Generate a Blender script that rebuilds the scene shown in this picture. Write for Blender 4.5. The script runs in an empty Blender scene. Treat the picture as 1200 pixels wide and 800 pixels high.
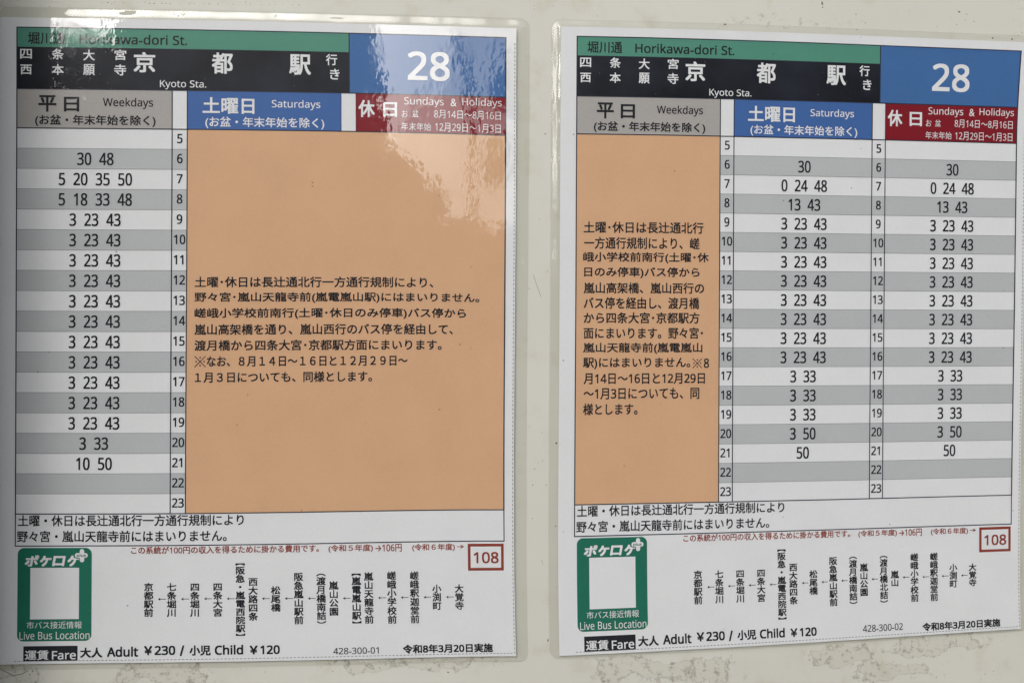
import bpy, bmesh, math, random
from mathutils import Vector
random.seed(7)
S = bpy.context.scene
COL = S.collection

# ------------------------------------------------------------------ camera
# The painted board is the plane y = 0; the camera hangs in front of it (-y), turned 4.3 degrees to the right.
YAW = math.atan(0.075)
F_PX, UNIT = 933.0, 0.00036
DIST = F_PX * UNIT
CAM = Vector((-math.sin(YAW) * DIST, -math.cos(YAW) * DIST, 0.0))
cd = bpy.data.cameras.new('camera')
cam = bpy.data.objects.new('camera', cd)
COL.objects.link(cam)
cam.location = CAM
cam.rotation_euler = (math.radians(90), 0, -YAW)
cd.sensor_width = 36.0
cd.lens = 36.0 * F_PX / 1200.0
cd.clip_start, cd.clip_end = 0.01, 500.0
S.camera = cam

# ------------------------------------------------------------------ daylight
SUN_EL, SUN_AZ = math.radians(27), math.radians(200)     # azimuth measured from +y towards +x: behind the camera
world = bpy.data.worlds.new('World')
S.world = world
world.use_nodes = True
wn, wl = world.node_tree.nodes, world.node_tree.links
bg = wn['Background']
sky = wn.new('ShaderNodeTexSky')
sky.sky_type = 'NISHITA'
sky.sun_disc = False
sky.sun_elevation = SUN_EL
sky.sun_rotation = SUN_AZ
sky.dust_density = 5.0
sky.air_density = 1.0
hs = wn.new('ShaderNodeHueSaturation')                    # overcast: nearly colourless sky
hs.inputs['Saturation'].default_value = 0.25
wl.new(sky.outputs[0], hs.inputs['Color'])
wl.new(hs.outputs[0], bg.inputs['Color'])
bg.inputs['Strength'].default_value = 0.10

sd = bpy.data.lights.new('sun', 'SUN')
sd.energy = 0.5
sd.angle = math.radians(40)
sd.color = (1.0, 0.985, 0.955)
sun = bpy.data.objects.new('sun', sd)
COL.objects.link(sun)
sdir = Vector((math.sin(SUN_AZ) * math.cos(SUN_EL), math.cos(SUN_AZ) * math.cos(SUN_EL), math.sin(SUN_EL)))
sun.rotation_euler = sdir.to_track_quat('Z', 'Y').to_euler()

S.view_settings.view_transform = 'Standard'
S.view_settings.look = 'None'
S.view_settings.gamma = 1.0
S.view_settings.exposure = 0.80

# ------------------------------------------------------------------ materials
def node(nt, t, **kw):
    n = nt.nodes.new(t)
    for k, v in kw.items():
        if k.startswith('i_'):
            n.inputs[k[2:].replace('_', ' ')].default_value = v
        else:
            setattr(n, k, v)
    return n

def math_node(nt, op, a, b=None, clamp=False):
    n = nt.nodes.new('ShaderNodeMath'); n.operation = op; n.use_clamp = clamp
    for i, x in enumerate((a, b)):
        if x is None: continue
        if isinstance(x, (int, float)): n.inputs[i].default_value = x
        else: nt.links.new(x, n.inputs[i])
    return n.outputs[0]

def film_group():
    """Normal of the plastic film: slow waves of the pouch plus the fine orange-peel of the lamination."""
    g = bpy.data.node_groups.new('film_waves', 'ShaderNodeTree')
    g.interface.new_socket('Normal', in_out='OUTPUT', socket_type='NodeSocketVector')
    out = g.nodes.new('NodeGroupOutput')
    geo = g.nodes.new('ShaderNodeNewGeometry')
    flat = g.nodes.new('ShaderNodeVectorMath'); flat.operation = 'MULTIPLY'; flat.inputs[1].default_value = (1.25, 0, 0.8)
    g.links.new(geo.outputs['Position'], flat.inputs[0])
    slow = node(g, 'ShaderNodeTexNoise', i_Scale=14.0, i_Detail=1.0, i_Roughness=0.4)
    mid = node(g, 'ShaderNodeTexNoise', i_Scale=90.0, i_Detail=2.0, i_Roughness=0.5)
    fine = node(g, 'ShaderNodeTexNoise', i_Scale=420.0, i_Detail=1.0, i_Roughness=0.5)
    for n in (slow, mid, fine): g.links.new(flat.outputs[0], n.inputs['Vector'])
    h = math_node(g, 'MULTIPLY', slow.outputs['Fac'], FILM_SLOW)
    h = math_node(g, 'ADD', h, math_node(g, 'MULTIPLY', mid.outputs['Fac'], FILM_MID))
    h = math_node(g, 'ADD', h, math_node(g, 'MULTIPLY', fine.outputs['Fac'], FILM_FINE))
    b = g.nodes.new('ShaderNodeBump'); b.inputs['Strength'].default_value = 1.0; b.inputs['Distance'].default_value = 1.0
    g.links.new(h, b.inputs['Height'])
    g.links.new(b.outputs[0], out.inputs[0])
    return g
FILM_SLOW, FILM_MID, FILM_FINE = 0.0008, 0.00005, 0.000017
FILM = film_group()
FILM_IOR = 1.52

def printed(name, col, grain=0.05, blot=0.04, dust=0.12):
    """Ink or paper under the laminate: diffuse print with a little grain, and the film as a clear coat over it."""
    m = bpy.data.materials.new(name); m.use_nodes = True
    nt = m.node_tree; p = nt.nodes['Principled BSDF']
    geo = nt.nodes.new('ShaderNodeNewGeometry')
    n1 = node(nt, 'ShaderNodeTexNoise', i_Scale=1500.0, i_Detail=2.0)
    n2 = node(nt, 'ShaderNodeTexNoise', i_Scale=45.0, i_Detail=4.0)
    for n in (n1, n2): nt.links.new(geo.outputs['Position'], n.inputs['Vector'])
    a = math_node(nt, 'MULTIPLY', math_node(nt, 'SUBTRACT', n1.outputs['Fac'], 0.5), grain * 3)
    b = math_node(nt, 'MULTIPLY', math_node(nt, 'SUBTRACT', n2.outputs['Fac'], 0.5), blot * 3)
    v = math_node(nt, 'ADD', math_node(nt, 'ADD', a, b), 1.0)
    mx = nt.nodes.new('ShaderNodeVectorMath'); mx.operation = 'SCALE'; mx.inputs[0].default_value = col
    nt.links.new(v, mx.inputs['Scale'])
    # pale dust grains caught under and on the film
    vo = node(nt, 'ShaderNodeTexVoronoi', i_Scale=700.0); nt.links.new(geo.outputs['Position'], vo.inputs['Vector'])
    vr = nt.nodes.new('ShaderNodeSeparateColor'); nt.links.new(vo.outputs['Color'], vr.inputs[0])
    dot = math_node(nt, 'MULTIPLY', math_node(nt, 'LESS_THAN', vo.outputs['Distance'], 0.13), math_node(nt, 'GREATER_THAN', vr.outputs[0], 0.93))
    dm = nt.nodes.new('ShaderNodeMix'); dm.data_type = 'RGBA'
    nt.links.new(math_node(nt, 'MULTIPLY', dot, dust), dm.inputs[0]); nt.links.new(mx.outputs[0], dm.inputs[6]); dm.inputs[7].default_value = (0.45, 0.44, 0.42, 1)
    vq = node(nt, 'ShaderNodeTexVoronoi', i_Scale=230.0); nt.links.new(geo.outputs['Position'], vq.inputs['Vector'])
    vs2 = nt.nodes.new('ShaderNodeSeparateColor'); nt.links.new(vq.outputs['Color'], vs2.inputs[0])
    fl = math_node(nt, 'MULTIPLY', math_node(nt, 'LESS_THAN', vq.outputs['Distance'], 0.085), math_node(nt, 'GREATER_THAN', vs2.outputs[0], 0.955))
    d2 = nt.nodes.new('ShaderNodeMix'); d2.data_type = 'RGBA'
    nt.links.new(math_node(nt, 'MULTIPLY', fl, 0.55), d2.inputs[0]); nt.links.new(dm.outputs[2], d2.inputs[6]); d2.inputs[7].default_value = (0.10, 0.09, 0.08, 1)
    nt.links.new(d2.outputs[2], p.inputs['Base Color'])
    p.inputs['Roughness'].default_value = 0.42
    p.inputs['Specular IOR Level'].default_value = 0.13
    p.inputs['Coat Weight'].default_value = 1.0
    p.inputs['Coat IOR'].default_value = FILM_IOR
    p.inputs['Coat Roughness'].default_value = 0.035
    # finger smudges and dust: patches where the film is a little duller
    n3 = node(nt, 'ShaderNodeTexNoise', i_Scale=60.0, i_Detail=5.0, i_Roughness=0.65)
    nt.links.new(geo.outputs['Position'], n3.inputs['Vector'])
    r = math_node(nt, 'ADD', math_node(nt, 'MULTIPLY', math_node(nt, 'SUBTRACT', n3.outputs['Fac'], 0.5, True), 0.35), 0.025)
    nt.links.new(r, p.inputs['Coat Roughness'])
    g = nt.nodes.new('ShaderNodeGroup'); g.node_tree = FILM
    nt.links.new(g.outputs[0], p.inputs['Coat Normal'])
    return m

M = {
    'paper': printed('paper_white', (0.75, 0.765, 0.785), 0.03, 0.03),
    'row': printed('row_grey', (0.485, 0.505, 0.52), 0.04, 0.03),
    'green': printed('band_green', (0.085, 0.27, 0.20)),
    'black': printed('band_black', (0.013, 0.015, 0.023), 0.15, 0.9, 0.32),
    'blue': printed('number_blue', (0.055, 0.148, 0.36)),
    'satblue': printed('heading_blue', (0.055, 0.135, 0.37)),
    'red': printed('heading_red', (0.215, 0.012, 0.022)),
    'grey': printed('heading_grey', (0.40, 0.385, 0.37), 0.06),
    'orange': printed('notice_orange', (0.665, 0.405, 0.24), 0.04, 0.05),
    'badge': printed('badge_green', (0.016, 0.155, 0.102)),
    'ink': printed('ink', (0.018, 0.019, 0.025), 0.1),
    'line': printed('rule_dark', (0.03, 0.032, 0.05), 0.1),
    'hair': printed('rule_grey', (0.20, 0.205, 0.215), 0.1),
    'dash': printed('perforation_grey', (0.27, 0.275, 0.28), 0.1),
    'brown': printed('ink_brown_red', (0.26, 0.05, 0.035), 0.1),
    'edge': printed('paper_edge', (0.70, 0.71, 0.71)),
}
PRINT = [
    ('street', '堀川通', 12.6, 55.7, 5.6, 19.9),
    ('street', 'Horikawa-dori St.', 72.0, 197.2, 6.9, 18.8),
    ('dest', '四', 3.7, 17.3, 25.7, 37.3),
    ('dest', '西', 4.0, 17.2, 44.1, 55.7),
    ('dest', '条', 40.4, 54.0, 25.0, 37.6),
    ('dest', '本', 40.5, 54.1, 43.2, 55.8),
    ('dest', '大', 76.5, 90.1, 25.5, 38.4),
    ('dest', '願', 76.6, 90.1, 42.7, 55.8),
    ('dest', '宮', 112.8, 126.5, 25.0, 37.4),
    ('dest', '寺', 112.6, 126.5, 42.5, 55.7),
    ('destb', '京', 135.1, 160.2, 27.6, 51.7),
    ('destb', '都', 226.1, 250.7, 26.7, 52.0),
    ('destb', '駅', 316.7, 342.3, 27.0, 51.7),
    ('dest', '行', 360.0, 373.3, 25.9, 39.3),
    ('dest', 'き', 364.7, 376.0, 43.6, 56.5),
    ('destl', 'Kyoto Sta.', 165.7, 219.6, 60.5, 71.5),
    ('num', '28', 456.9, 507.3, 20.0, 55.3),
    ('wkd', '平', 24.8, 45.8, 79.8, 99.4),
    ('wkd', '日', 54.4, 72.2, 81.5, 98.9),
    ('wkdl', 'Weekdays', 99.6, 157.8, 82.1, 95.2),
    ('wkds', '(お盆・年末年始を除く)', 21.2, 160.8, 102.6, 116.4),
    ('sat', '土曜日', 215.4, 275.9, 80.1, 99.7),
    ('satl', 'Saturdays', 296.1, 353.2, 82.0, 94.0),
    ('sats', '(お盆・年末年始を除く)', 218.6, 357.7, 103.0, 117.0),
    ('hol', '休', 398.1, 417.5, 80.4, 101.0),
    ('hol', '日', 427.4, 444.0, 82.4, 100.1),
    ('holl', 'Sundays', 452.6, 500.0, 75.3, 87.5),
    ('holl', '&', 508.2, 515.7, 76.2, 85.5),
    ('holl', 'Holidays', 522.4, 570.4, 74.6, 86.5),
    ('holl', 'お', 449.5, 456.9, 91.5, 100.0),
    ('holl', '盆', 461.8, 469.7, 91.2, 99.7),
    ('holl', '8月14日～8月16日', 488.6, 569.2, 90.2, 100.5),
    ('holl', '年末年始', 449.0, 484.7, 106.4, 115.7),
    ('holl', '12月29日～1月3日', 489.6, 569.2, 105.7, 116.3),
    ('note', '土曜・休日は長辻通北行一方通行規制により', 2.9, 264.9, 569.9, 583.4),
    ('note', '野々宮・嵐山天龍寺前にはまいりません。', 2.0, 245.3, 588.5, 602.1),
    ('badge', '市バス接近情報', 14.2, 78.4, 696.3, 705.0),
    ('badge', 'Live Bus Location', 5.9, 87.4, 708.5, 717.8),
    ('fareb', '運賃', 12.5, 40.0, 730.7, 742.4),
    ('fareb', 'Fare', 44.0, 71.7, 731.9, 742.2),
    ('fare', '大人', 76.6, 102.3, 728.1, 740.5),
    ('fare', 'Adult', 107.6, 143.5, 727.4, 739.8),
    ('fare', '￥230', 150.1, 186.0, 726.8, 738.2),
    ('fare', '/', 191.1, 196.3, 726.6, 739.6),
    ('fare', '小児', 202.1, 226.5, 726.8, 739.3),
    ('fare', 'Child', 231.1, 263.5, 726.8, 738.8),
    ('fare', '￥120', 270.8, 305.4, 728.0, 739.0),
    ('cost', 'この系統が100円の収入を得るために掛かる費用です。', 135.1, 351.7, 607.5, 616.5),
    ('cost', '(令和５年度)', 362.8, 414.8, 608.3, 617.8),
    ('cost', '→106円', 417.8, 449.0, 608.4, 618.1),
    ('cost', '(令和６年度)', 461.5, 513.3, 609.0, 618.2),
    ('cost', '→', 516.0, 524.7, 610.9, 615.0),
    ('box', '108', 536.5, 568.0, 619.6, 633.4),
    ('date', '令和8年3月20日実施', 448.1, 558.3, 731.0, 742.1),
]
NOTICE_WIDE = [
    ('土曜･休日は長辻通北行一方通行規制により、', 207.0, 487.3, 291.3, 304.0),
    ('野々宮･嵐山天龍寺前(嵐電嵐山駅)にはまいりません。', 206.9, 543.5, 309.6, 322.5),
    ('嵯峨小学校前南行(土曜･休日のみ停車)バス停から', 207.0, 527.1, 328.1, 341.3),
    ('嵐山高架橋を通り、嵐山西行のバス停を経由して、', 207.1, 511.2, 346.8, 359.6),
    ('渡月橋から四条大宮･京都駅方面にまいります。', 207.2, 497.6, 365.4, 378.1),
    ('※', 207.3, 220.3, 384.2, 397.0),
    ('なお、８月１４日～１６日と１２月２９日～', 221.5, 456.5, 384.5, 396.7),
    ('１月３日についても、同様とします。', 207.8, 414.2, 402.8, 415.4),
]
NOTICE_NARROW = [
    ('土曜･休日は長辻通北行', 9.1, 159.2, 225.2, 239.3),
    ('一方通行規制により、嵯', 9.8, 154.3, 244.1, 258.7),
    ('峨小学校前南行(土曜･休', 8.6, 166.1, 262.4, 276.1),
    ('日のみ停車)バス停から', 10.0, 154.5, 280.7, 294.5),
    ('嵐山高架橋、嵐山西行の', 9.5, 160.3, 299.6, 313.2),
    ('バス停を経由し、渡月橋', 9.6, 154.3, 317.6, 332.0),
    ('から四条大宮･京都駅方', 9.7, 154.7, 336.0, 349.8),
    ('面にまいります。野々宮･', 9.8, 159.1, 354.4, 368.4),
    ('嵐山天龍寺前(嵐電嵐山', 9.2, 158.5, 373.1, 387.0),
    ('駅)にはまいりません。', 9.3, 143.2, 391.4, 405.6),
    ('※', 146.3, 158.0, 392.6, 404.4),
    ('8', 160.4, 167.1, 392.6, 404.2),
    ('月14日～16日と12月29日', 10.1, 162.0, 410.4, 423.7),
    ('～1月3日についても、同', 10.3, 154.9, 428.4, 442.3),
    ('様とします。', 9.7, 77.1, 447.0, 461.1),
]
STOPS_A = [
    ('京都駅前', 155.4, 651.0, 692.0),
    ('七条堀川', 181.9, 651.2, 692.3),
    ('四条堀川', 208.6, 651.4, 692.6),
    ('四条大宮', 234.8, 651.5, 692.7),
    ('︻阪急・嵐電西院駅︼', 260.7, 627.8, 716.6),
    ('西大路四条', 275.4, 645.9, 698.2),
    ('松尾橋', 301.4, 656.6, 687.8),
    ('阪急嵐山駅前', 327.7, 640.9, 703.6),
    ('︵渡月橋南詰︶', 353.8, 641.7, 703.6),
    ('嵐山公園', 368.4, 652.0, 694.1),
    ('︻嵐電嵐山駅︼', 394.8, 642.5, 704.3),
    ('嵐山天龍寺前', 409.3, 642.1, 704.6),
    ('嵯峨小学校前', 436.4, 641.6, 705.3),
    ('嵯峨釈迦堂前', 463.6, 642.1, 705.4),
    ('小渕町', 490.5, 658.3, 689.7),
    ('大覚寺', 517.9, 658.5, 690.0),
]
STOPS_B = [
    ('京都駅前', 153.2, 651.6, 693.2),
    ('七条堀川', 180.4, 652.0, 693.0),
    ('四条堀川', 207.2, 652.4, 693.2),
    ('四条大宮', 234.2, 652.5, 693.5),
    ('︻阪急・嵐電西院駅︼', 261.0, 628.3, 716.8),
    ('西大路四条', 276.2, 646.8, 698.5),
    ('松尾橋', 302.6, 656.3, 687.7),
    ('阪急嵐山駅前', 328.8, 640.7, 703.2),
    ('︵渡月橋南詰︶', 355.3, 640.5, 701.9),
    ('嵐山公園', 369.8, 650.4, 692.4),
    ('︵渡月橋北詰︶', 396.6, 640.9, 702.2),
    ('嵐山', 411.6, 661.2, 682.0),
    ('嵯峨小学校前', 438.5, 640.1, 703.2),
    ('嵯峨釈迦堂前', 465.5, 640.2, 703.5),
    ('小渕町', 492.5, 655.6, 687.1),
    ('大覚寺', 519.7, 656.2, 686.6),
]
ARROWS_A = [
    (166.0, 175.3, 670.5),
    (192.7, 202.0, 670.6),
    (219.2, 228.2, 670.6),
    (245.1, 254.2, 670.9),
    (285.5, 294.6, 671.4),
    (311.8, 321.1, 671.8),
    (338.3, 347.4, 672.2),
    (378.9, 387.8, 672.9),
    (420.1, 429.7, 673.2),
    (447.1, 456.3, 673.4),
    (474.5, 483.6, 673.6),
    (501.7, 511.1, 673.8),
]
ARROWS_B = [
    (164.9, 173.9, 672.3),
    (191.4, 200.4, 672.0),
    (218.0, 227.1, 672.0),
    (245.1, 254.0, 672.2),
    (287.2, 295.6, 672.0),
    (313.1, 321.6, 671.8),
    (339.4, 348.0, 671.2),
    (380.1, 388.8, 671.0),
    (422.4, 431.6, 670.4),
    (449.5, 458.8, 671.1),
    (476.2, 485.9, 671.2),
    (503.5, 512.7, 671.5),
]
SERIAL_A = ('428-300-01', 366.7, 419.6, 733.0, 741.0)
SERIAL_B = ('428-300-02', 367.0, 421.3, 729.4, 738.4)
FIT_A = [[-0.199747, -0.000144, -0.002284, 0.002979, -0.000702, -0.000746, 0.192344, -0.002335, -0.002654, -0.007356, 0.008889, 0.004924, 0.010801, 0.004523, -0.004196, 0.001779, 0.0005, 0.00179, -0.00198, -0.009317, 0.0], [0.126304, -0.237939, -0.006873, -0.000744, 0.008913, -0.003478, 0.002923, -0.003179, -0.011011, 0.002601, 0.006133, -0.000469, 0.004721, 0.005156, -0.016671, -0.001617, 0.003698, 0.014981, 0.000555, -0.010123, 0.0]]
FIT_B = [[0.027671, -0.001947, 0.002254, 0.000834, -0.009256, 0.007192, 0.20017, -0.00146, 0.004103, -0.0009, 0.000454, -0.004897, -0.00085, -0.006489, 0.002404, 0.00612, 0.002119, -0.00107, -0.005082, -0.000196, 0.001806], [0.129129, -0.244656, 0.00464, 0.000405, -0.010498, 0.005177, 0.002238, -0.002082, -0.004881, 0.004749, 0.00258, -0.004858, 0.005188, -0.007277, 0.007237, 0.002011, 0.006306, -0.004466, -0.000656, -0.001967, 0.000412]]
# ------------------------------------------------------------------ tagging
def tag(o, label=None, cat=None, group=None, kind=None):
    for k, v in (('label', label), ('category', cat), ('group', group), ('kind', kind)):
        if v: o[k] = v
    return o

def link_mesh(name, verts, faces, mats, mat_idx=None, parent=None, smooth=False):
    me = bpy.data.meshes.new(name)
    me.from_pydata(verts, [], faces)
    for m in mats: me.materials.append(m)
    if mat_idx: me.polygons.foreach_set('material_index', mat_idx)
    if smooth: me.polygons.foreach_set('use_smooth', [True] * len(me.polygons))
    me.update()
    o = bpy.data.objects.new(name, me)
    COL.objects.link(o)
    if parent: o.parent = parent
    return o

# ------------------------------------------------------------------ the board the sheets hang on
def board_paint():
    m = bpy.data.materials.new('cream_paint'); m.use_nodes = True
    nt = m.node_tree; L = nt.links; p = nt.nodes['Principled BSDF']
    geo = nt.nodes.new('ShaderNodeNewGeometry')
    pos = geo.outputs['Position']
    sep = nt.nodes.new('ShaderNodeSeparateXYZ'); L.new(pos, sep.inputs[0])
    def noise(scale, detail=4.0, rough=0.55, off=0.0):
        n = node(nt, 'ShaderNodeTexNoise', i_Scale=scale, i_Detail=detail, i_Roughness=rough)
        if off:
            a = nt.nodes.new('ShaderNodeVectorMath'); a.inputs[1].default_value = (off, off, off)
            L.new(pos, a.inputs[0]); L.new(a.outputs[0], n.inputs['Vector'])
        else: L.new(pos, n.inputs['Vector'])
        return n.outputs['Fac']
    def ramp(x, lo, hi):
        n = nt.nodes.new('ShaderNodeMapRange'); n.interpolation_type = 'SMOOTHSTEP'
        n.inputs['From Min'].default_value = lo; n.inputs['From Max'].default_value = hi
        L.new(x, n.inputs['Value']); return n.outputs[0]
    def mix(fac, a, b):
        n = nt.nodes.new('ShaderNodeMix'); n.data_type = 'RGBA'
        L.new(fac, n.inputs[0])
        for s, x in ((6, a), (7, b)):
            if isinstance(x, tuple): n.inputs[s].default_value = x + (1,)
            else: L.new(x, n.inputs[s])
        return n.outputs[2]
    base = mix(ramp(noise(9, 3), 0.3, 0.7), (0.645, 0.64, 0.575), (0.68, 0.68, 0.62))
    base = mix(ramp(noise(60, 5, 0.6, 3.1), 0.52, 0.75), base, (0.60, 0.585, 0.495))
    # old glue and torn tape: ragged dirty patches, mostly along the lower edge of the sheets
    patch = None
    warp = node(nt, 'ShaderNodeTexNoise', i_Scale=55.0, i_Detail=5.0, i_Roughness=0.6); L.new(pos, warp.inputs['Vector'])
    wv = nt.nodes.new('ShaderNodeVectorMath'); wv.operation = 'MULTIPLY_ADD'
    L.new(warp.outputs['Color'], wv.inputs[0]); wv.inputs[1].default_value = (0.030, 0, 0.022); 
    wo = nt.nodes.new('ShaderNodeVectorMath'); wo.inputs[1].default_value = (-0.015, 0, -0.011)
    L.new(pos, wo.inputs[0]); L.new(wo.outputs[0], wv.inputs[2])
    wsep = nt.nodes.new('ShaderNodeSeparateXYZ'); L.new(wv.outputs[0], wsep.inputs[0])
    for x0, x1, z0, z1, k in PATCHES:
        cx, cz, hx, hz = (x0 + x1) / 2, (z0 + z1) / 2, (x1 - x0) / 2, (z1 - z0) / 2
        dx = math_node(nt, 'DIVIDE', math_node(nt, 'ABSOLUTE', math_node(nt, 'SUBTRACT', wsep.outputs['X'], cx)), hx)
        dz = math_node(nt, 'DIVIDE', math_node(nt, 'ABSOLUTE', math_node(nt, 'SUBTRACT', wsep.outputs['Z'], cz)), hz)
        d = math_node(nt, 'MULTIPLY', math_node(nt, 'SUBTRACT', 1.15, math_node(nt, 'MAXIMUM', dx, dz), True), k)
        patch = d if patch is None else math_node(nt, 'MAXIMUM', patch, d)
    ragged = math_node(nt, 'MULTIPLY', ramp(patch, 0.0, 0.5), noise(110, 6, 0.68, 1.7))
    film = ramp(ragged, 0.36, 0.42)
    crumbs = math_node(nt, 'MULTIPLY', ramp(patch, 0.0, 0.35), ramp(noise(300, 6, 0.75, 5.3), 0.53, 0.64))
    col = mix(math_node(nt, 'MULTIPLY', film, 0.22), base, (0.50, 0.46, 0.37))
    rim = math_node(nt, 'MULTIPLY', film, math_node(nt, 'SUBTRACT', 1.0, ramp(ragged, 0.40, 0.45)))
    col = mix(math_node(nt, 'MULTIPLY', rim, 0.6), col, (0.24, 0.215, 0.165))
    col = mix(math_node(nt, 'MULTIPLY', crumbs, 0.65), col, (0.22, 0.20, 0.165))
    # rust and dirt specks, in loose clusters
    vor = node(nt, 'ShaderNodeTexVoronoi', i_Scale=520.0); L.new(pos, vor.inputs['Vector'])
    dots = math_node(nt, 'SUBTRACT', 1.0, ramp(vor.outputs['Distance'], 0.10, 0.22))
    gate = ramp(noise(24, 4, 0.7, 8.8), 0.54, 0.68)
    rnd = nt.nodes.new('ShaderNodeSeparateColor'); L.new(vor.outputs['Color'], rnd.inputs[0])
    few = math_node(nt, 'GREATER_THAN', rnd.outputs[0], 0.62)
    dots = math_node(nt, 'MULTIPLY', math_node(nt, 'MULTIPLY', dots, gate), few)
    col = mix(math_node(nt, 'MULTIPLY', dots, 0.6), col, (0.16, 0.145, 0.12))
    # long faint scuffs dragged sideways across the paint
    st = nt.nodes.new('ShaderNodeVectorMath'); st.operation = 'MULTIPLY'; st.inputs[1].default_value = (14, 1, 620); L.new(pos, st.inputs[0])
    sn = node(nt, 'ShaderNodeTexNoise', i_Scale=1.0, i_Detail=3.0, i_Roughness=0.6); L.new(st.outputs[0], sn.inputs['Vector'])
    scuff = math_node(nt, 'MULTIPLY', ramp(sn.outputs['Fac'], 0.66, 0.74), ramp(noise(16, 3, 0.6, 4.4), 0.5, 0.66))
    col = mix(math_node(nt, 'MULTIPLY', scuff, 0.35), col, (0.44, 0.42, 0.35))
    grit = math_node(nt, 'MULTIPLY', ramp(noise(900, 3, 0.7, 6.6), 0.66, 0.74), ramp(noise(30, 4, 0.65, 2.2), 0.48, 0.66))
    col = mix(math_node(nt, 'MULTIPLY', grit, 0.4), col, (0.26, 0.24, 0.19))
    L.new(col, p.inputs['Base Color'])
    p.inputs['Roughness'].default_value = 0.55
    p.inputs['Specular IOR Level'].default_value = 0.35
    h = math_node(nt, 'MULTIPLY', noise(180, 4, 0.6), 0.00006)
    h = math_node(nt, 'ADD', h, math_node(nt, 'MULTIPLY', noise(18, 2, 0.5), 0.0006))
    h = math_node(nt, 'ADD', h, math_node(nt, 'MULTIPLY', film, 0.00008))
    h = math_node(nt, 'SUBTRACT', h, math_node(nt, 'MULTIPLY', dots, 0.00008))
    b = nt.nodes.new('ShaderNodeBump'); b.inputs['Strength'].default_value = 0.8; b.inputs['Distance'].default_value = 1.0
    L.new(h, b.inputs['Height']); L.new(b.outputs[0], p.inputs['Normal'])
    return m

def board_xz(px, py):
    """Measured point of the photograph -> metres on the board."""
    a, b = (px - 600) / F_PX, -(py - 400) / F_PX
    d = Vector((math.sin(YAW) + math.cos(YAW) * a, math.cos(YAW) - math.sin(YAW) * a, b))
    t = -CAM.y / d.y
    return CAM.x + d.x * t, CAM.z + d.z * t

PATCHES = []
for x0, y0, x1, y1, k in ((130, 772, 250, 806, 1.0), (365, 766, 585, 790, 0.85), (690, 764, 880, 806, 0.95), (940, 752, 1040, 782, 1.0),
                          (1040, 736, 1160, 766, 1.0), (-10, 776, 60, 806, 0.7), (820, 20, 1010, 34, 0.3), (985, 770, 1110, 800, 0.7)):
    xa, za = board_xz(x0, y1); xb, zb = board_xz(x1, y0)
    PATCHES.append((xa, xb, za, zb, k))

PAINT = board_paint()
chip_mat = bpy.data.materials.new('bare_chip'); chip_mat.use_nodes = True
chip_mat.node_tree.nodes['Principled BSDF'].inputs['Base Color'].default_value = (0.13, 0.115, 0.09, 1)
chip_mat.node_tree.nodes['Principled BSDF'].inputs['Roughness'].default_value = 0.8

shade_blocker_mat = bpy.data.materials.new('shade_blocker_dark'); shade_blocker_mat.use_nodes = True  # dark finish of the bar added out of view for shade
shade_blocker_mat.node_tree.nodes['Principled BSDF'].inputs['Base Color'].default_value = (0.05, 0.05, 0.048, 1)
shade_blocker_mat.node_tree.nodes['Principled BSDF'].inputs['Roughness'].default_value = 0.6

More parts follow.
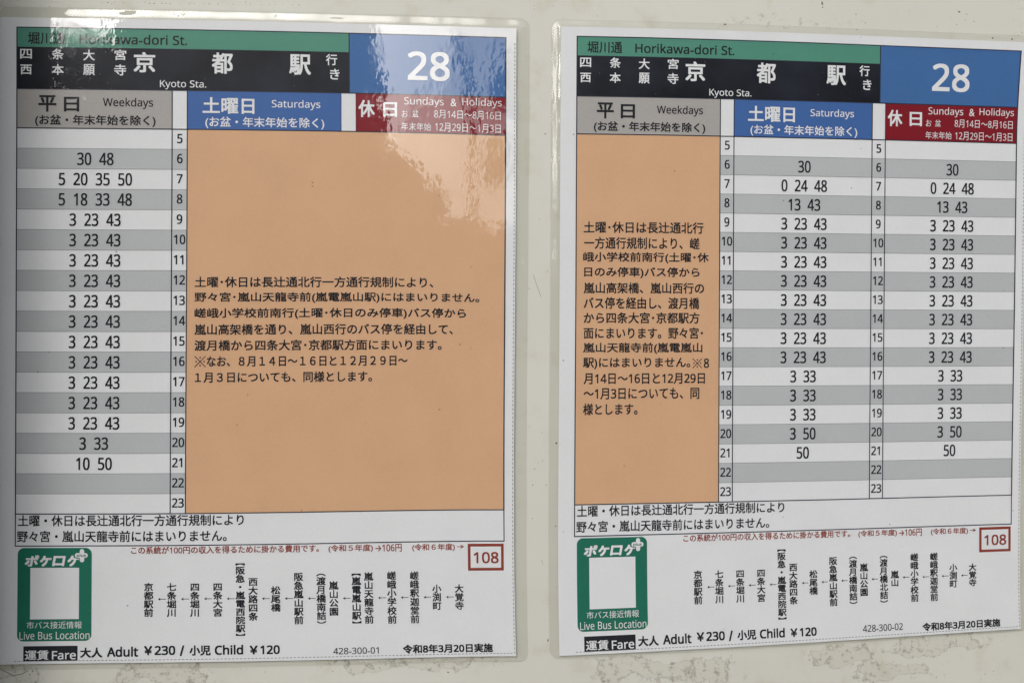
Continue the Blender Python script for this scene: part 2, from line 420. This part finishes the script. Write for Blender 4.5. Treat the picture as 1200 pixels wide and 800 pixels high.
def build_board():
    root = bpy.data.objects.new('notice_board', None)
    COL.objects.link(root)
    root.location = (0, 0, -0.30)
    tag(root, 'cream painted board with chips and old glue stains behind both timetable sheets', 'board')
    V, Fc, MI = [], [], []
    x0, x1, z0, z1, th = -0.2084, 0.60, -0.45, 0.34, 0.012
    # front skin, back and sides of the sheet-metal panel
    c = [(x0, 0, z0), (x1, 0, z0), (x1, 0, z1), (x0, 0, z1), (x0, th, z0), (x1, th, z0), (x1, th, z1), (x0, th, z1)]
    V += c
    for f in ((0, 1, 2, 3), (5, 4, 7, 6), (0, 4, 5, 1), (1, 5, 6, 2), (2, 6, 7, 3), (3, 7, 4, 0)):
        Fc.append(f); MI.append(0)
    def chip(px, py, r, n=7, sx=1.0, rot=0.0):
        x, z = board_xz(px, py)
        k = len(V)
        for i in range(n):
            a = 2 * math.pi * i / n
            rr = r * UNIT * random.uniform(0.55, 1.2)
            dx, dz = rr * sx * math.cos(a), rr * math.sin(a)
            V.append((x + dx * math.cos(rot) - dz * math.sin(rot), -0.00003, z + dx * math.sin(rot) + dz * math.cos(rot)))
        Fc.append(tuple(range(k, k + n))); MI.append(1)
    # chips and scratches read off the photograph
    for q in ((963.5, 4, 1.4, 7, 2.6, 1.7), (964, 9, 0.9, 7, 1.5, 1.5), (639, 157, 0.9), (626, 549, 0.8), (635, 507, 0.6), (652, 519, 1.5), (624, 568, 0.7), (640, 568, 0.7),
              (632, 257, 0.5), (642, 318, 0.5), (620, 338, 0.6), (626, 11, 0.6), (624, 607, 0.7), (626, 7, 0.5), (642, 750, 1.0, 7, 2.2, 1.4),
              (1124, 14, 1.2, 7, 1.6, 0.2), (1133, 17, 0.7), (1131, 24, 0.7), (1141, 25, 0.8), (1121, 29, 0.7), (1114, 21, 0.5), (1142, 26, 0.6), (1003, 17, 0.8), (1014, 27, 0.7), (1010, 25, 0.5),
              (1163, 45, 1.5), (1186, 46, 1.1), (1098, 31, 0.6), (906, 17, 0.5), (1004, 35, 0.7), (850, 29, 1.4), (700, 19, 0.5), (660, 21, 0.5), (648, 7, 0.5),
              (205, 17, 0.9), (209, 19, 1.1), (215, 18, 0.8), (203, 15, 0.6), (212, 15, 0.5), (170, 3, 0.5), (190, 4, 0.6), (224, 4, 0.5), (288, 3, 0.6), (131, 5, 0.5), (58, 8, 0.6),
              (655, 660, 0.8), (636, 660, 0.6), (651, 616, 1.0), (635, 657, 0.6), (525, 787, 1.2), (390, 786, 0.6), (445, 782, 0.8), (38, 786, 0.8, 7, 2.0, 1.3), (35, 790, 0.7, 7, 2.2, 1.2)):
        chip(*q)
    def scratch(pts, w):
        for (xa, ya), (xb, yb) in zip(pts, pts[1:]):
            A, B = board_xz(xa, ya), board_xz(xb, yb)
            d = Vector((B[0] - A[0], 0, B[1] - A[1])); n = Vector((-d.z, 0, d.x)).normalized() * w * UNIT / 2
            k = len(V)
            for P, s in ((A, -1), (B, -1), (B, 1), (A, 1)): V.append((P[0] + n.x * s, -0.00003, P[1] + n.z * s))
            Fc.append((k, k + 1, k + 2, k + 3)); MI.append(1)
    scratch([(625, 322), (629, 334), (634, 348)], 0.35)
    scratch([(0, 783), (8, 787), (16, 791), (26, 789), (33, 785)], 0.7)
    for a in range(0, 26):      # the dotted scrape along the top of the board
        x = 118 + a * 9.3 + random.uniform(-3, 3)
        chip(x, 3.3 + (x - 118) * 0.012 + random.uniform(-0.4, 0.4), random.uniform(0.3, 0.55), 6, random.uniform(1, 2.6))
    zz = [(v[0], v[1], v[2] + 0.30) for v in V]
    link_mesh('panel', zz, Fc, [PAINT, chip_mat], MI, root)
    # unseen bar added left of the board to shade the sheet next to it
    bm = bmesh.new()
    fx0, fx1, fy = SHADE_BLOCKER
    bmesh.ops.create_cube(bm, size=1.0)
    for v in bm.verts:
        v.co.x = fx0 if v.co.x < 0 else fx1
        v.co.y = -fy if v.co.y < 0 else th
        v.co.z = (z0 if v.co.z < 0 else z1) + 0.30
    bmesh.ops.bevel(bm, geom=[e for e in bm.edges], offset=0.0015, segments=2, affect='EDGES')
    me = bpy.data.meshes.new('added_shade_blocker'); bm.to_mesh(me); bm.free()
    me.materials.append(shade_blocker_mat)
    o = bpy.data.objects.new('added_shade_blocker', me); COL.objects.link(o); o.parent = root
SHADE_BLOCKER = (-0.222, -0.2084, 0.048)
build_board()

# ------------------------------------------------------------------ printing: text outlines as flat meshes
def sans(t):
    """Latin letters and digits in the plain humanist sans of the sheets."""
    r = ''
    for c in t:
        if c.isascii() and c.isdigit(): r += chr(0x1D7E2 + int(c))
        elif 'A' <= c <= 'Z': r += chr(0x1D5A0 + ord(c) - 65)
        elif 'a' <= c <= 'z': r += chr(0x1D5BA + ord(c) - 97)
        else: r += c
    return r
_glyphs = {}
def outline(t):
    if t not in _glyphs:
        c = bpy.data.curves.new('tmp', 'FONT'); c.body = t; c.resolution_u = 4
        o = bpy.data.objects.new('tmp', c); COL.objects.link(o)
        dg = bpy.context.evaluated_depsgraph_get()
        me = bpy.data.meshes.new_from_object(o.evaluated_get(dg))
        vs = [(v.co.x, v.co.y) for v in me.vertices]
        fs = [tuple(p.vertices) for p in me.polygons]
        bpy.data.objects.remove(o); bpy.data.curves.remove(c); bpy.data.meshes.remove(me)
        xs = [v[0] for v in vs]; ys = [v[1] for v in vs]
        _glyphs[t] = (vs, fs, (min(xs), max(xs), min(ys), max(ys)))
    return _glyphs[t]
b1, b2 = outline('国')[2], outline('国国')[2]
EM = b2[1] - b1[1]                                # advance of one full-width character
EMC = (b1[2] + b1[3]) / 2                         # its middle above the baseline
EMX = (b1[0] + b1[1]) / 2
DIG = {d: outline(sans(d)) for d in '0123456789'}
DTOP, DBOT = DIG['0'][2][3], DIG['0'][2][2]
DADV = outline(sans('00'))[2][1] - outline(sans('0'))[2][1]
DX0 = (DIG['0'][2][0] + DIG['0'][2][1]) / 2

PAPER_H = 0.0011
L_PANEL, L_ROW, L_LINE, L_TEXT = 0.00003, 0.00005, 0.00007, 0.00010
DEG = [(i, j) for i in range(5) for j in range(6) if i + j <= 5]

class Card:
    def __init__(self, fit, corner):
        self.fit, self.corner = fit, corner
    def xz(self, u, v):
        a, b = u / 575.2, v / 700.0
        t = [a ** i * b ** j for i, j in DEG]
        t.append(max(0, (a - .6) / .4) ** 2 * max(0, (.16 - b) / .16) ** 1.5 * self.corner)
        k = (-PAPER_H + 0.0006) / CAM.y * -1                # same spot seen on the sheet, which stands a little off the board
        X = sum(p * q for p, q in zip(self.fit[0], t)); Z = sum(p * q for p, q in zip(self.fit[1], t))
        s = (DIST_Y - PAPER_H) / (DIST_Y - 0.0006)
        return CAM.x + (X - CAM.x) * s, Z * s
    def pt(self, u, v, h=0.0):
        X, Z = self.xz(u, v)
        return (X, -PAPER_H - h, Z)
DIST_Y = -CAM.y

class Part:
    """One printed part of a sheet: its panel, rules and writing gathered into ONE mesh."""
    def __init__(self, card, name, parent):
        self.c, self.name, self.p = card, name, parent
        self.V, self.F, self.MI, self.mats = [], [], [], []
    def mi(self, key):
        if key not in self.mats: self.mats.append(key)
        return self.mats.index(key)
    def rect(self, u0, u1, v0, v1, key, h):
        nu = max(1, int(abs(u1 - u0) / 24)); nv = max(1, int(abs(v1 - v0) / 24)); k = len(self.V); m = self.mi(key)
        for j in range(nv + 1):
            for i in range(nu + 1):
                self.V.append(self.c.pt(u0 + (u1 - u0) * i / nu, v0 + (v1 - v0) * j / nv, h))
        for j in range(nv):
            for i in range(nu):
                a = k + j * (nu + 1) + i
                self.F.append((a, a + nu + 1, a + nu + 2, a + 1)); self.MI.append(m)
    def poly(self, pts, key, h):
        k = len(self.V); m = self.mi(key)
        self.V += [self.c.pt(u, v, h) for u, v in pts]
        self.F.append(tuple(range(k, k + len(pts)))); self.MI.append(m)
    def hline(self, u0, u1, v, w, key='line', h=L_LINE): self.rect(u0, u1, v - w / 2, v + w / 2, key, h)
    def vline(self, u, v0, v1, w, key='line', h=L_LINE): self.rect(u - w / 2, u + w / 2, v0, v1, key, h)
    def frame(self, u0, u1, v0, v1, w, key='line', h=L_LINE):
        self.hline(u0 - w / 2, u1 + w / 2, v0, w, key, h); self.hline(u0 - w / 2, u1 + w / 2, v1, w, key, h)
        self.vline(u0, v0 + w / 2, v1 - w / 2, w, key, h); self.vline(u1, v0 + w / 2, v1 - w / 2, w, key, h)
    def glyphs(self, g, fn, key, bold=0.0, bv=None, h=L_TEXT):
        vs, fs, _ = g; m = self.mi(key)
        bv = bold if bv is None else bv
        sh = [(0, 0)]
        if bold: sh = [(-bold, -bv), (bold, -bv), (-bold, bv), (bold, bv)]
        for n, (du, dv) in enumerate(sh):
            k = len(self.V)
            for x, y in vs:
                u, v = fn(x, y); self.V.append(self.c.pt(u + du, v + dv, h + n * 0.000004))
            for f in fs:
                self.F.append(tuple(k + i for i in f)); self.MI.append(m)
    def text(self, t, u0, u1, v0, v1, key='ink', bold=0.0, skew=0.0, h=L_TEXT):
        """Writing whose inked extent is u0..u1 by v0..v1."""
        g = outline(sans(t)); x0, x1, y0, y1 = g[2]
        u0 += bold; u1 -= bold; v0 += bold; v1 -= bold
        sx = (u1 - u0) / (x1 - x0); sy = (v1 - v0) / (y1 - y0)
        self.glyphs(g, lambda x, y: (u0 + (x - x0) * sx + skew * ((y - y0) * sy - (v1 - v0) / 2), v1 - (y - y0) * sy), key, bold, None, h)
    def refmark(self, u0, u1, v0, v1, key='ink', w=0.95):
        """The reference mark: a saltire with four dots."""
        uc, vc, r = (u0 + u1) / 2, (v0 + v1) / 2, min(u1 - u0, v1 - v0) / 2
        for s, hh in ((1, 0), (-1, 0.000004)):
            q = w / 2 * 0.7071
            self.poly([(uc - r + q, vc - s * r - s * q), (uc - r - q, vc - s * r + s * q), (uc + r - q, vc + s * r + s * q), (uc + r + q, vc + s * r - s * q)], key, L_TEXT + hh)
        for du, dv in ((0, -1), (0, 1), (-1, 0), (1, 0)):
            cu, cv = uc + du * r * 0.72, vc + dv * r * 0.72
            self.poly([(cu + 1.0 * math.cos(a * math.pi / 4), cv + 1.0 * math.sin(a * math.pi / 4)) for a in range(8)], key, L_TEXT + 0.000008)
    def digits(self, t, uc, vc, hgt, adv, key='ink', bold=0.0):
        """Figures in fixed steps, condensed, centred on uc, vc; a blank is as wide as a figure."""
        sy = (hgt - bold) / (DTOP - DBOT); sx = adv / DADV
        n = len(t)
        for i, c in enumerate(t):
            if c == ' ': continue
            cx = uc + (i - (n - 1) / 2) * adv
            self.glyphs(DIG[c], lambda x, y: (cx + (x - DX0) * sx, vc - (y - (DTOP + DBOT) / 2) * sy), key, bold, bold * 0.6)
    def column(self, t, uc, v0, v1, size, key='ink', bold=0.0):
        """Vertical writing: one character under another."""
        w = [0.45 if c in '︻︼︵︶' else 1.0 for c in t]
        pitch = (v1 - v0) / sum(w); v = v0
        for c, k in zip(t, w):
            g = outline(c)
            if k == 1.0:
                vc = v + pitch / 2
                self.glyphs(g, lambda x, y: (uc + (x - EMX) * size / EM, vc - (y - EMC) * pitch / EM), key, bold)
            else:
                x0, x1, y0, y1 = g[2]; a, b = v + 0.10 * pitch, v + 0.36 * pitch
                self.glyphs(g, lambda x, y: (uc + ((x - x0) / (x1 - x0) - 0.5) * size * 0.92, b - (y - y0) / (y1 - y0) * (b - a)), key, bold)
            v += pitch * k
    def build(self, label=None):
        o = link_mesh(self.name, self.V, self.F, [M[k] for k in self.mats], self.MI, self.p)
        if label: o['label'] = label
        return o

# ------------------------------------------------------------------ layout of the sheets (shared design, in sheet units)
FX = (0, 180, 197.6, 377.6, 395.2, 575.2)
NUMX = 387.5
VT, VG, VB, VH, RP = 0, 23.4, 72.4, 118.5, 23.7
VE = VH + 19 * RP
VN = VE + 37.7
PU0, PU1, PV0, PV1 = -20.0, 588.2, -11.7, 747.4
LW = 1.3

def clear_film():
    m = bpy.data.materials.new('clear_film'); m.use_nodes = True
    nt = m.node_tree
    for n in list(nt.nodes): nt.nodes.remove(n)
    out = nt.nodes.new('ShaderNodeOutputMaterial')
    tr = node(nt, 'ShaderNodeBsdfTransparent'); tr.inputs[0].default_value = (0.955, 0.955, 0.935, 1)
    gl = node(nt, 'ShaderNodeBsdfGlossy', i_Roughness=0.05)
    fr = nt.nodes.new('ShaderNodeLayerWeight'); fr.inputs['Blend'].default_value = 0.5
    mx = nt.nodes.new('ShaderNodeMixShader')
    # the empty welded margin cockles more than the sheet itself
    ge = nt.nodes.new('ShaderNodeNewGeometry')
    n1 = node(nt, 'ShaderNodeTexNoise', i_Scale=38.0, i_Detail=2.0, i_Roughness=0.45); nt.links.new(ge.outputs['Position'], n1.inputs['Vector'])
    g = nt.nodes.new('ShaderNodeBump'); g.inputs['Strength'].default_value = 1.0; g.inputs['Distance'].default_value = 0.0022
    nt.links.new(n1.outputs['Fac'], g.inputs['Height'])
    nt.links.new(g.outputs[0], gl.inputs['Normal']); nt.links.new(g.outputs[0], fr.inputs['Normal'])
    fac = math_node(nt, 'ADD', math_node(nt, 'MULTIPLY', math_node(nt, 'POWER', fr.outputs['Facing'], 5.0), 0.93), 0.06)
    nt.links.new(fac, mx.inputs[0]); nt.links.new(tr.outputs[0], mx.inputs[1]); nt.links.new(gl.outputs[0], mx.inputs[2])
    nt.links.new(mx.outputs[0], out.inputs[0])
    return m
CLEAR = clear_film()

def rounded(u0, u1, v0, v1, r, n=8, m=24):
    """Rounded rectangle as points, the same number for every radius."""
    pts = []
    for cu, cv, a0 in ((u1 - r, v0 + r, -90), (u1 - r, v1 - r, 0), (u0 + r, v1 - r, 90), (u0 + r, v0 + r, 180)):
        arc = [(cu + r * math.cos(math.radians(a0 + 90 * i / n)), cv + r * math.sin(math.radians(a0 + 90 * i / n))) for i in range(n + 1)]
        if pts:
            a, b = pts[-1], arc[0]
            pts += [(a[0] + (b[0] - a[0]) * i / m, a[1] + (b[1] - a[1]) * i / m) for i in range(1, m)]
        pts += arc
    a, b = pts[-1], pts[0]
    pts += [(a[0] + (b[0] - a[0]) * i / m, a[1] + (b[1] - a[1]) * i / m) for i in range(1, m)]
    return pts

def laminate_margin(card, root, mu0, mu1, mv0, mv1):
    """The clear welded margin of the pouch: steps down from the sheet, lies on the board, ends in a rounded cut edge."""
    rings = []
    for k, hh in ((0.0, PAPER_H - 0.00008), (0.12, PAPER_H * 0.74), (0.30, PAPER_H * 0.60), (0.5, PAPER_H * 0.55), (0.78, PAPER_H * 0.50), (0.93, PAPER_H * 0.42), (0.985, PAPER_H * 0.25), (1.0, 0.00002)):
        pts = rounded(PU0 - mu0 * k, PU1 + mu1 * k, PV0 - mv0 * k, PV1 + mv1 * k, 0.6 + 11.0 * k)
        rings.append([(u, v, hh) for u, v in pts])
    n = len(rings[0]); V, Fc = [], []
    for r in rings:
        for u, v, hh in r:
            X, Z = card.xz(u, v); V.append((X, -hh, Z))
    for k in range(len(rings) - 1):
        for i in range(n):
            j = (i + 1) % n
            Fc.append((k * n + i, k * n + j, (k + 1) * n + j, (k + 1) * n + i))
    return link_mesh('laminate_margin', V, Fc, [CLEAR], None, root, True)

def sheet(card, stops, arrows, serial, left_notice, label, margins):
    X, Z = card.xz(284, PV1)
    root = bpy.data.objects.new('timetable_sheet', None); COL.objects.link(root)
    tag(root, label, 'timetable', 'laminated timetable sheets on the board')
    def part(name): return Part(card, name, root)
    # paper: a thin slab
    p = part('paper')
    p.rect(PU0, PU1, PV0, PV1, 'paper', 0.0)
    m = p.mi('edge')
    def side(pts):
        k = len(p.V)
        for u, v in pts: p.V.append(card.pt(u, v, 0.0)); p.V.append(card.pt(u, v, -0.0003))
        for i in range(len(pts) - 1): p.F.append((k + 2 * i, k + 2 * i + 2, k + 2 * i + 3, k + 2 * i + 1)); p.MI.append(m)
    N = 24
    lerp = lambda a, b, i: a + (b - a) * i / N
    side([(lerp(PU0, PU1, i), PV1) for i in range(N + 1)]); side([(lerp(PU0, PU1, i), PV0) for i in range(N + 1)])
    side([(PU0, lerp(PV0, PV1, i)) for i in range(N + 1)]); side([(PU1, lerp(PV0, PV1, i)) for i in range(N + 1)])
    p.build()
    laminate_margin(card, root, *margins)
    # perforation printed along the right and lower edges
    p = part('cutting_line')
    v = PV0 + 18
    while v < PV1 - 6:
        p.vline(PU1 - 1.9, v, v + 2.9, 0.9, 'dash'); v += 5.0
    u = PU0 + 20
    while u < PU1 - 4:
        p.hline(u, u + 2.6, PV1 - 3.6, 0.9, 'dash'); u += 4.4
    p.build()

    P = {k: part(n) for k, n in (('street', 'street_band'), ('dest', 'destination_band'), ('num', 'route_number_panel'), ('wkd', 'weekday_heading'),
                                 ('sat', 'saturday_heading'), ('hol', 'holiday_heading'), ('note', 'note_box'), ('badge', 'bus_locator_badge'),
                                 ('fareb', 'fare_tag'), ('fare', 'fare_line'), ('cost', 'cost_line'), ('box', 'cost_box'), ('date', 'date_line'))}
    P['street'].rect(0, NUMX, VT, VG, 'green', L_PANEL)
    P['dest'].rect(0, NUMX, VG, VB, 'black', L_PANEL)
    P['num'].rect(NUMX, FX[5], VT, VB, 'blue', L_PANEL)
    P['wkd'].rect(FX[0], FX[1], VB, VH, 'grey', L_PANEL)
    P['sat'].rect(FX[2], FX[3], VB, VH, 'satblue', L_PANEL)
    P['hol'].rect(FX[4], FX[5], VB, VH, 'red', L_PANEL)
    # badge: rounded green tile, white square where the code stands, plus mark
    b = P['badge']
    b.poly(rounded(2.8, 89.5, 608.8, 720.1, 7.5, 8, 10), 'badge', L_PANEL)
    b.rect(17.9, 74.8, 632.4, 693.7, 'paper', L_ROW)
    for t, u0, u1, v0, v1 in (('ポ', 11.8, 27.4, 617.4, 630.6), ('ケ', 29.0, 42.2, 618.0, 630.7), ('ロ', 44.3, 58.2, 618.3, 630.3), ('ケ', 61.2, 75.2, 617.8, 630.7)):
        b.text(t, u0, u1, v0, v1, 'paper', 0.62, 0.18)
    def pill(u0, u1, v0, v1, key, h, r): b.poly(rounded(u0, u1, v0, v1, r, 5, 3), key, h)
    pill(74.7, 81.7, 609.3, 626.7, 'badge', L_TEXT + 0.00003, 3.2)
    pill(69.0, 85.8, 614.0, 621.4, 'badge', L_TEXT + 0.000036, 3.2)
    pill(75.6, 80.8, 610.2, 625.8, 'paper', L_TEXT + 0.00005, 2.4)
    pill(70.0, 84.9, 614.9, 620.5, 'paper', L_TEXT + 0.000056, 2.6)
    b.text('plus', 72.2, 82.8, 615.9, 620.3, 'badge', 0.14, 0.0, L_TEXT + 0.00008)
    P['fareb'].rect(10.4, 73.6, 725.8, 744.1, 'ink', L_PANEL)
    P['box'].frame(529.3 + 1.7, 574.6 - 1.7, 609.6 + 1.7, 642.2 - 1.7, 3.4, 'brown', L_PANEL)
    P['note'].frame(0, FX[5], VE, VN, LW)
    style = {'street': ('street', 'ink', 0.22), 'dest': ('dest', 'paper', 0.2), 'destl': ('dest', 'paper', 0.06), 'destb': ('dest', 'paper', 0.55), 'num': ('num', 'paper', 0.75),
             'wkd': ('wkd', 'ink', 0.5), 'wkdl': ('wkd', 'ink', 0.14), 'sat': ('sat', 'paper', 0.46), 'sats': ('sat', 'paper', 0.15), 'wkds': ('wkd', 'ink', 0.26), 'satl': ('sat', 'paper', 0.06),
             'hol': ('hol', 'paper', 0.45), 'holl': ('hol', 'paper', 0.0), 'note': ('note', 'ink', 0.22), 'badge': ('badge', 'paper', 0.0),
             'fareb': ('fareb', 'paper', 0.18), 'fare': ('fare', 'ink', 0.42), 'cost': ('cost', 'brown', 0.16), 'box': ('box', 'brown', 0.35), 'date': ('date', 'ink', 0.4)}
    for k, t, u0, u1, v0, v1 in PRINT:
        w, key, bold = style[k]
        P[w].text(t, u0, u1, v0, v1, key, bold)
    for q in P.values(): q.build()

    # notice over the columns without a service, and the timed columns
    p = part('notice_panel')
    if left_notice:
        p.rect(FX[0], FX[1], VH, VE, 'orange', L_PANEL)
        for row in NOTICE_NARROW: p.refmark(*row[1:]) if row[0] == '※' else p.text(*row, "ink", 0.25)
        cols = [(1, 2, 3, 'SATURDAY'), (3, 4, 5, 'HOLIDAY')]
    else:
        p.rect(FX[2], FX[5], VH, VE, 'orange', L_PANEL)
        for row in NOTICE_WIDE: p.refmark(*row[1:]) if row[0] == '※' else p.text(*row, "ink", 0.25)
        cols = [(1, 0, 1, 'WEEKDAY')]
    p.build()
    for hc, c0, c1, which in cols:
        p = part('hour_column')
        for r in range(19):
            va, vb = VH + r * RP, VH + (r + 1) * RP
            if r % 2: p.rect(FX[hc], FX[hc + 1], va, vb, 'row', L_PANEL)
            if r: p.hline(FX[hc] + LW / 2, FX[hc + 1] - LW / 2, va, 0.55, 'hair', L_ROW)
            p.digits(str(5 + r), (FX[hc] + FX[hc + 1]) / 2 + 0.2, (va + vb) / 2 - 0.9, 11.2, 7.3, 'ink', 0.3)
        p.vline(FX[hc], VB, VE, LW); p.vline(FX[hc + 1], VB, VE, LW)
        p.build()
        p = part('departure_column')
        for r in range(19):
            va, vb = VH + r * RP, VH + (r + 1) * RP
            if r % 2: p.rect(FX[c0], FX[c1], va, vb, 'row', L_PANEL)
            if r: p.hline(FX[c0] + LW / 2, FX[c1] - LW / 2, va, 0.55, 'hair', L_ROW)
            t = TIMES[which].get(5 + r)
            if t: p.digits(t, (FX[c0] + FX[c1]) / 2 + 1.2, (va + vb) / 2 + 0.2, 14.8, 8.6, 'ink', 0.36)
        p.build()
    # rules of the table
    p = part('table_ruling')
    p.hline(-LW / 2, FX[5] + LW / 2, VT, LW); p.hline(0, NUMX, VG, 0.7); p.hline(0, FX[5], VB, LW); p.hline(0, FX[5], VH, LW)
    p.vline(0, VT, VE - LW / 2, LW + 0.1, 'line', L_LINE + 0.00001); p.vline(FX[5], VT, VE - LW / 2, LW + 0.35, 'line', L_LINE + 0.00001)
    p.vline(NUMX, VT, VB, LW, 'line', L_LINE + 0.00001)
    for u in ((FX[1], FX[2], FX[3], FX[4])): p.vline(u, VB, VH, 0.8, 'line', L_LINE + 0.00001)
    p.build()
    # list of stops, read from right to left
    for t, uc, v0, v1 in stops:
        q = part('stop_name'); q.column(t, uc, v0, v1, 11.2, 'ink', 0.26); q.build()
    for u0, u1, v in arrows:
        q = part('arrow')
        q.hline(u0 + 0.6, u1, v, 0.75, 'ink', L_LINE)
        q.poly([(u0, v), (u0 + 3.0, v - 1.9), (u0 + 2.3, v), (u0 + 3.0, v + 1.9)], 'ink', L_LINE + 0.00001)
        q.build()
    q = part('serial_line'); q.text(*serial, 'ink', 0.08); q.build()
    return root

TIMES = {'WEEKDAY': {6: '30 48', 7: '5 20 35 50', 8: '5 18 33 48', 20: '3 33', 21: '10 50'},
         'SATURDAY': {6: '30', 7: '0 24 48', 8: '13 43', 17: '3 33', 18: '3 33', 19: '3 33', 20: '3 50', 21: '50'}}
for h in range(9, 20): TIMES['WEEKDAY'][h] = '3 23 43'
for h in range(9, 17): TIMES['SATURDAY'][h] = '3 23 43'
TIMES['HOLIDAY'] = TIMES['SATURDAY']

sheet(Card(FIT_A, 0), STOPS_A, ARROWS_A, SERIAL_A, False,
      'laminated bus timetable whose orange notice fills the wide Saturday and holiday half', (2.8, 16.5, 13.5, 8.0))
sheet(Card(FIT_B, 1), STOPS_B, ARROWS_B, SERIAL_B, True,
      'laminated bus timetable whose orange notice is a narrow strip under the weekday heading', (11.5, 12.0, 9.5, 4.5))

# ------------------------------------------------------------------ what stands behind the viewer and shows in the film
gm = bpy.data.materials.new('pavement'); gm.use_nodes = True
gp = gm.node_tree.nodes['Principled BSDF']; gp.inputs['Roughness'].default_value = 0.9
gn = node(gm.node_tree, 'ShaderNodeTexNoise', i_Scale=6.0, i_Detail=6.0)
gr = gm.node_tree.nodes.new('ShaderNodeValToRGB')
gr.color_ramp.elements[0].color = (0.10, 0.10, 0.10, 1); gr.color_ramp.elements[1].color = (0.22, 0.215, 0.20, 1)
gm.node_tree.links.new(gn.outputs['Fac'], gr.inputs[0]); gm.node_tree.links.new(gr.outputs[0], gp.inputs['Base Color'])
GZ = -1.45
tag(link_mesh('ground', [(-150, -200, GZ), (150, -200, GZ), (150, 60, GZ), (-150, 60, GZ)], [(0, 1, 2, 3)], [gm]), kind='structure')

leaf = bpy.data.materials.new('foliage'); leaf.use_nodes = True
lp = leaf.node_tree.nodes['Principled BSDF']; lp.inputs['Roughness'].default_value = 0.6
oi = leaf.node_tree.nodes.new('ShaderNodeNewGeometry')
lr = leaf.node_tree.nodes.new('ShaderNodeValToRGB')
lr.color_ramp.elements[0].color = (0.035, 0.05, 0.022, 1); lr.color_ramp.elements[1].color = (0.09, 0.115, 0.05, 1)
leaf.node_tree.links.new(oi.outputs['Random Per Island'], lr.inputs[0]); leaf.node_tree.links.new(lr.outputs[0], lp.inputs['Base Color'])

def wood():
    """A row of street trees 12 m behind the viewer: crowns with gaps where the sky shows through."""
    Y = -12.0
    k = 12.0 / F_PX
    crowns = []
    # crown blobs: centre x (m), height above the eye (m), half width, half height
    def B(px, py, rx, ry): crowns.append(((px - 600) * k + 0.9 - CAM.x * 0, (400 - py) * k, rx * k, ry * k))
    for q in CROWNS: B(*q)
    rng = random.Random(3)
    V, Fc = [], []
    for cx, cz, rx, rz in crowns:
        n = int(60 + rx * rz * 760)
        for _ in range(n):
            while True:
                a, b, c = rng.uniform(-1, 1), rng.uniform(-1, 1), rng.uniform(-1, 1)
                if a * a + b * b + c * c < 1: break
            P = Vector((cx + a * rx, Y + b * 1.2, cz + c * rz))
            if P.z < GZ: continue
            s = rng.uniform(0.07, 0.17)
            d1 = Vector((rng.gauss(0, 1), rng.gauss(0, .5), rng.gauss(0, 1))).normalized() * s
            d2 = d1.cross(Vector((rng.gauss(0, .4), 1, rng.gauss(0, .4)))).normalized() * s * 0.7
            m = len(V)
            V.extend([tuple(P - d1), tuple(P + d2), tuple(P + d1), tuple(P - d2)]); Fc.append((m, m + 1, m + 2, m + 3))
    # a thin pole in the gap, added to this mesh for its dark streak
    for j in range(8):
        a = 2 * math.pi * j / 8
        for z in (GZ, (400 - 36) * k): V.append(((553 - 600) * k + 0.9 + 0.075 * math.cos(a), Y + 0.075 * math.sin(a), z))
    m = len(V) - 16
    for j in range(8): Fc.append((m + 2 * j, m + 2 * ((j + 1) % 8), m + 2 * ((j + 1) % 8) + 1, m + 2 * j + 1))
    tag(link_mesh('trees', V, Fc, [leaf]), kind='stuff')
# centre and half size in the mirror picture (1 unit = 12.9 mm at the trees)
CROWNS = [(-200, 250, 215, 330), (10, 330, 110, 312), (90, 300, 84, 274), (160, 300, 84, 300), (228, 180, 100, 260), (330, 150, 100, 260), (390, 170, 58, 220), (420, 330, 110, 165),
          (560, 400, 140, 142), (700, 380, 120, 190), (800, 200, 170, 280), (690, 100, 60, 150), (1000, 180, 190, 280), (1200, 200, 200, 300), (1450, 250, 220, 330),
          (900, 420, 400, 160), (200, 470, 420, 150), (586, 184, 9, 22), (588, 80, 6, 30), (616, 100, 12, 18), (280, 60, 120, 120)]
wood()
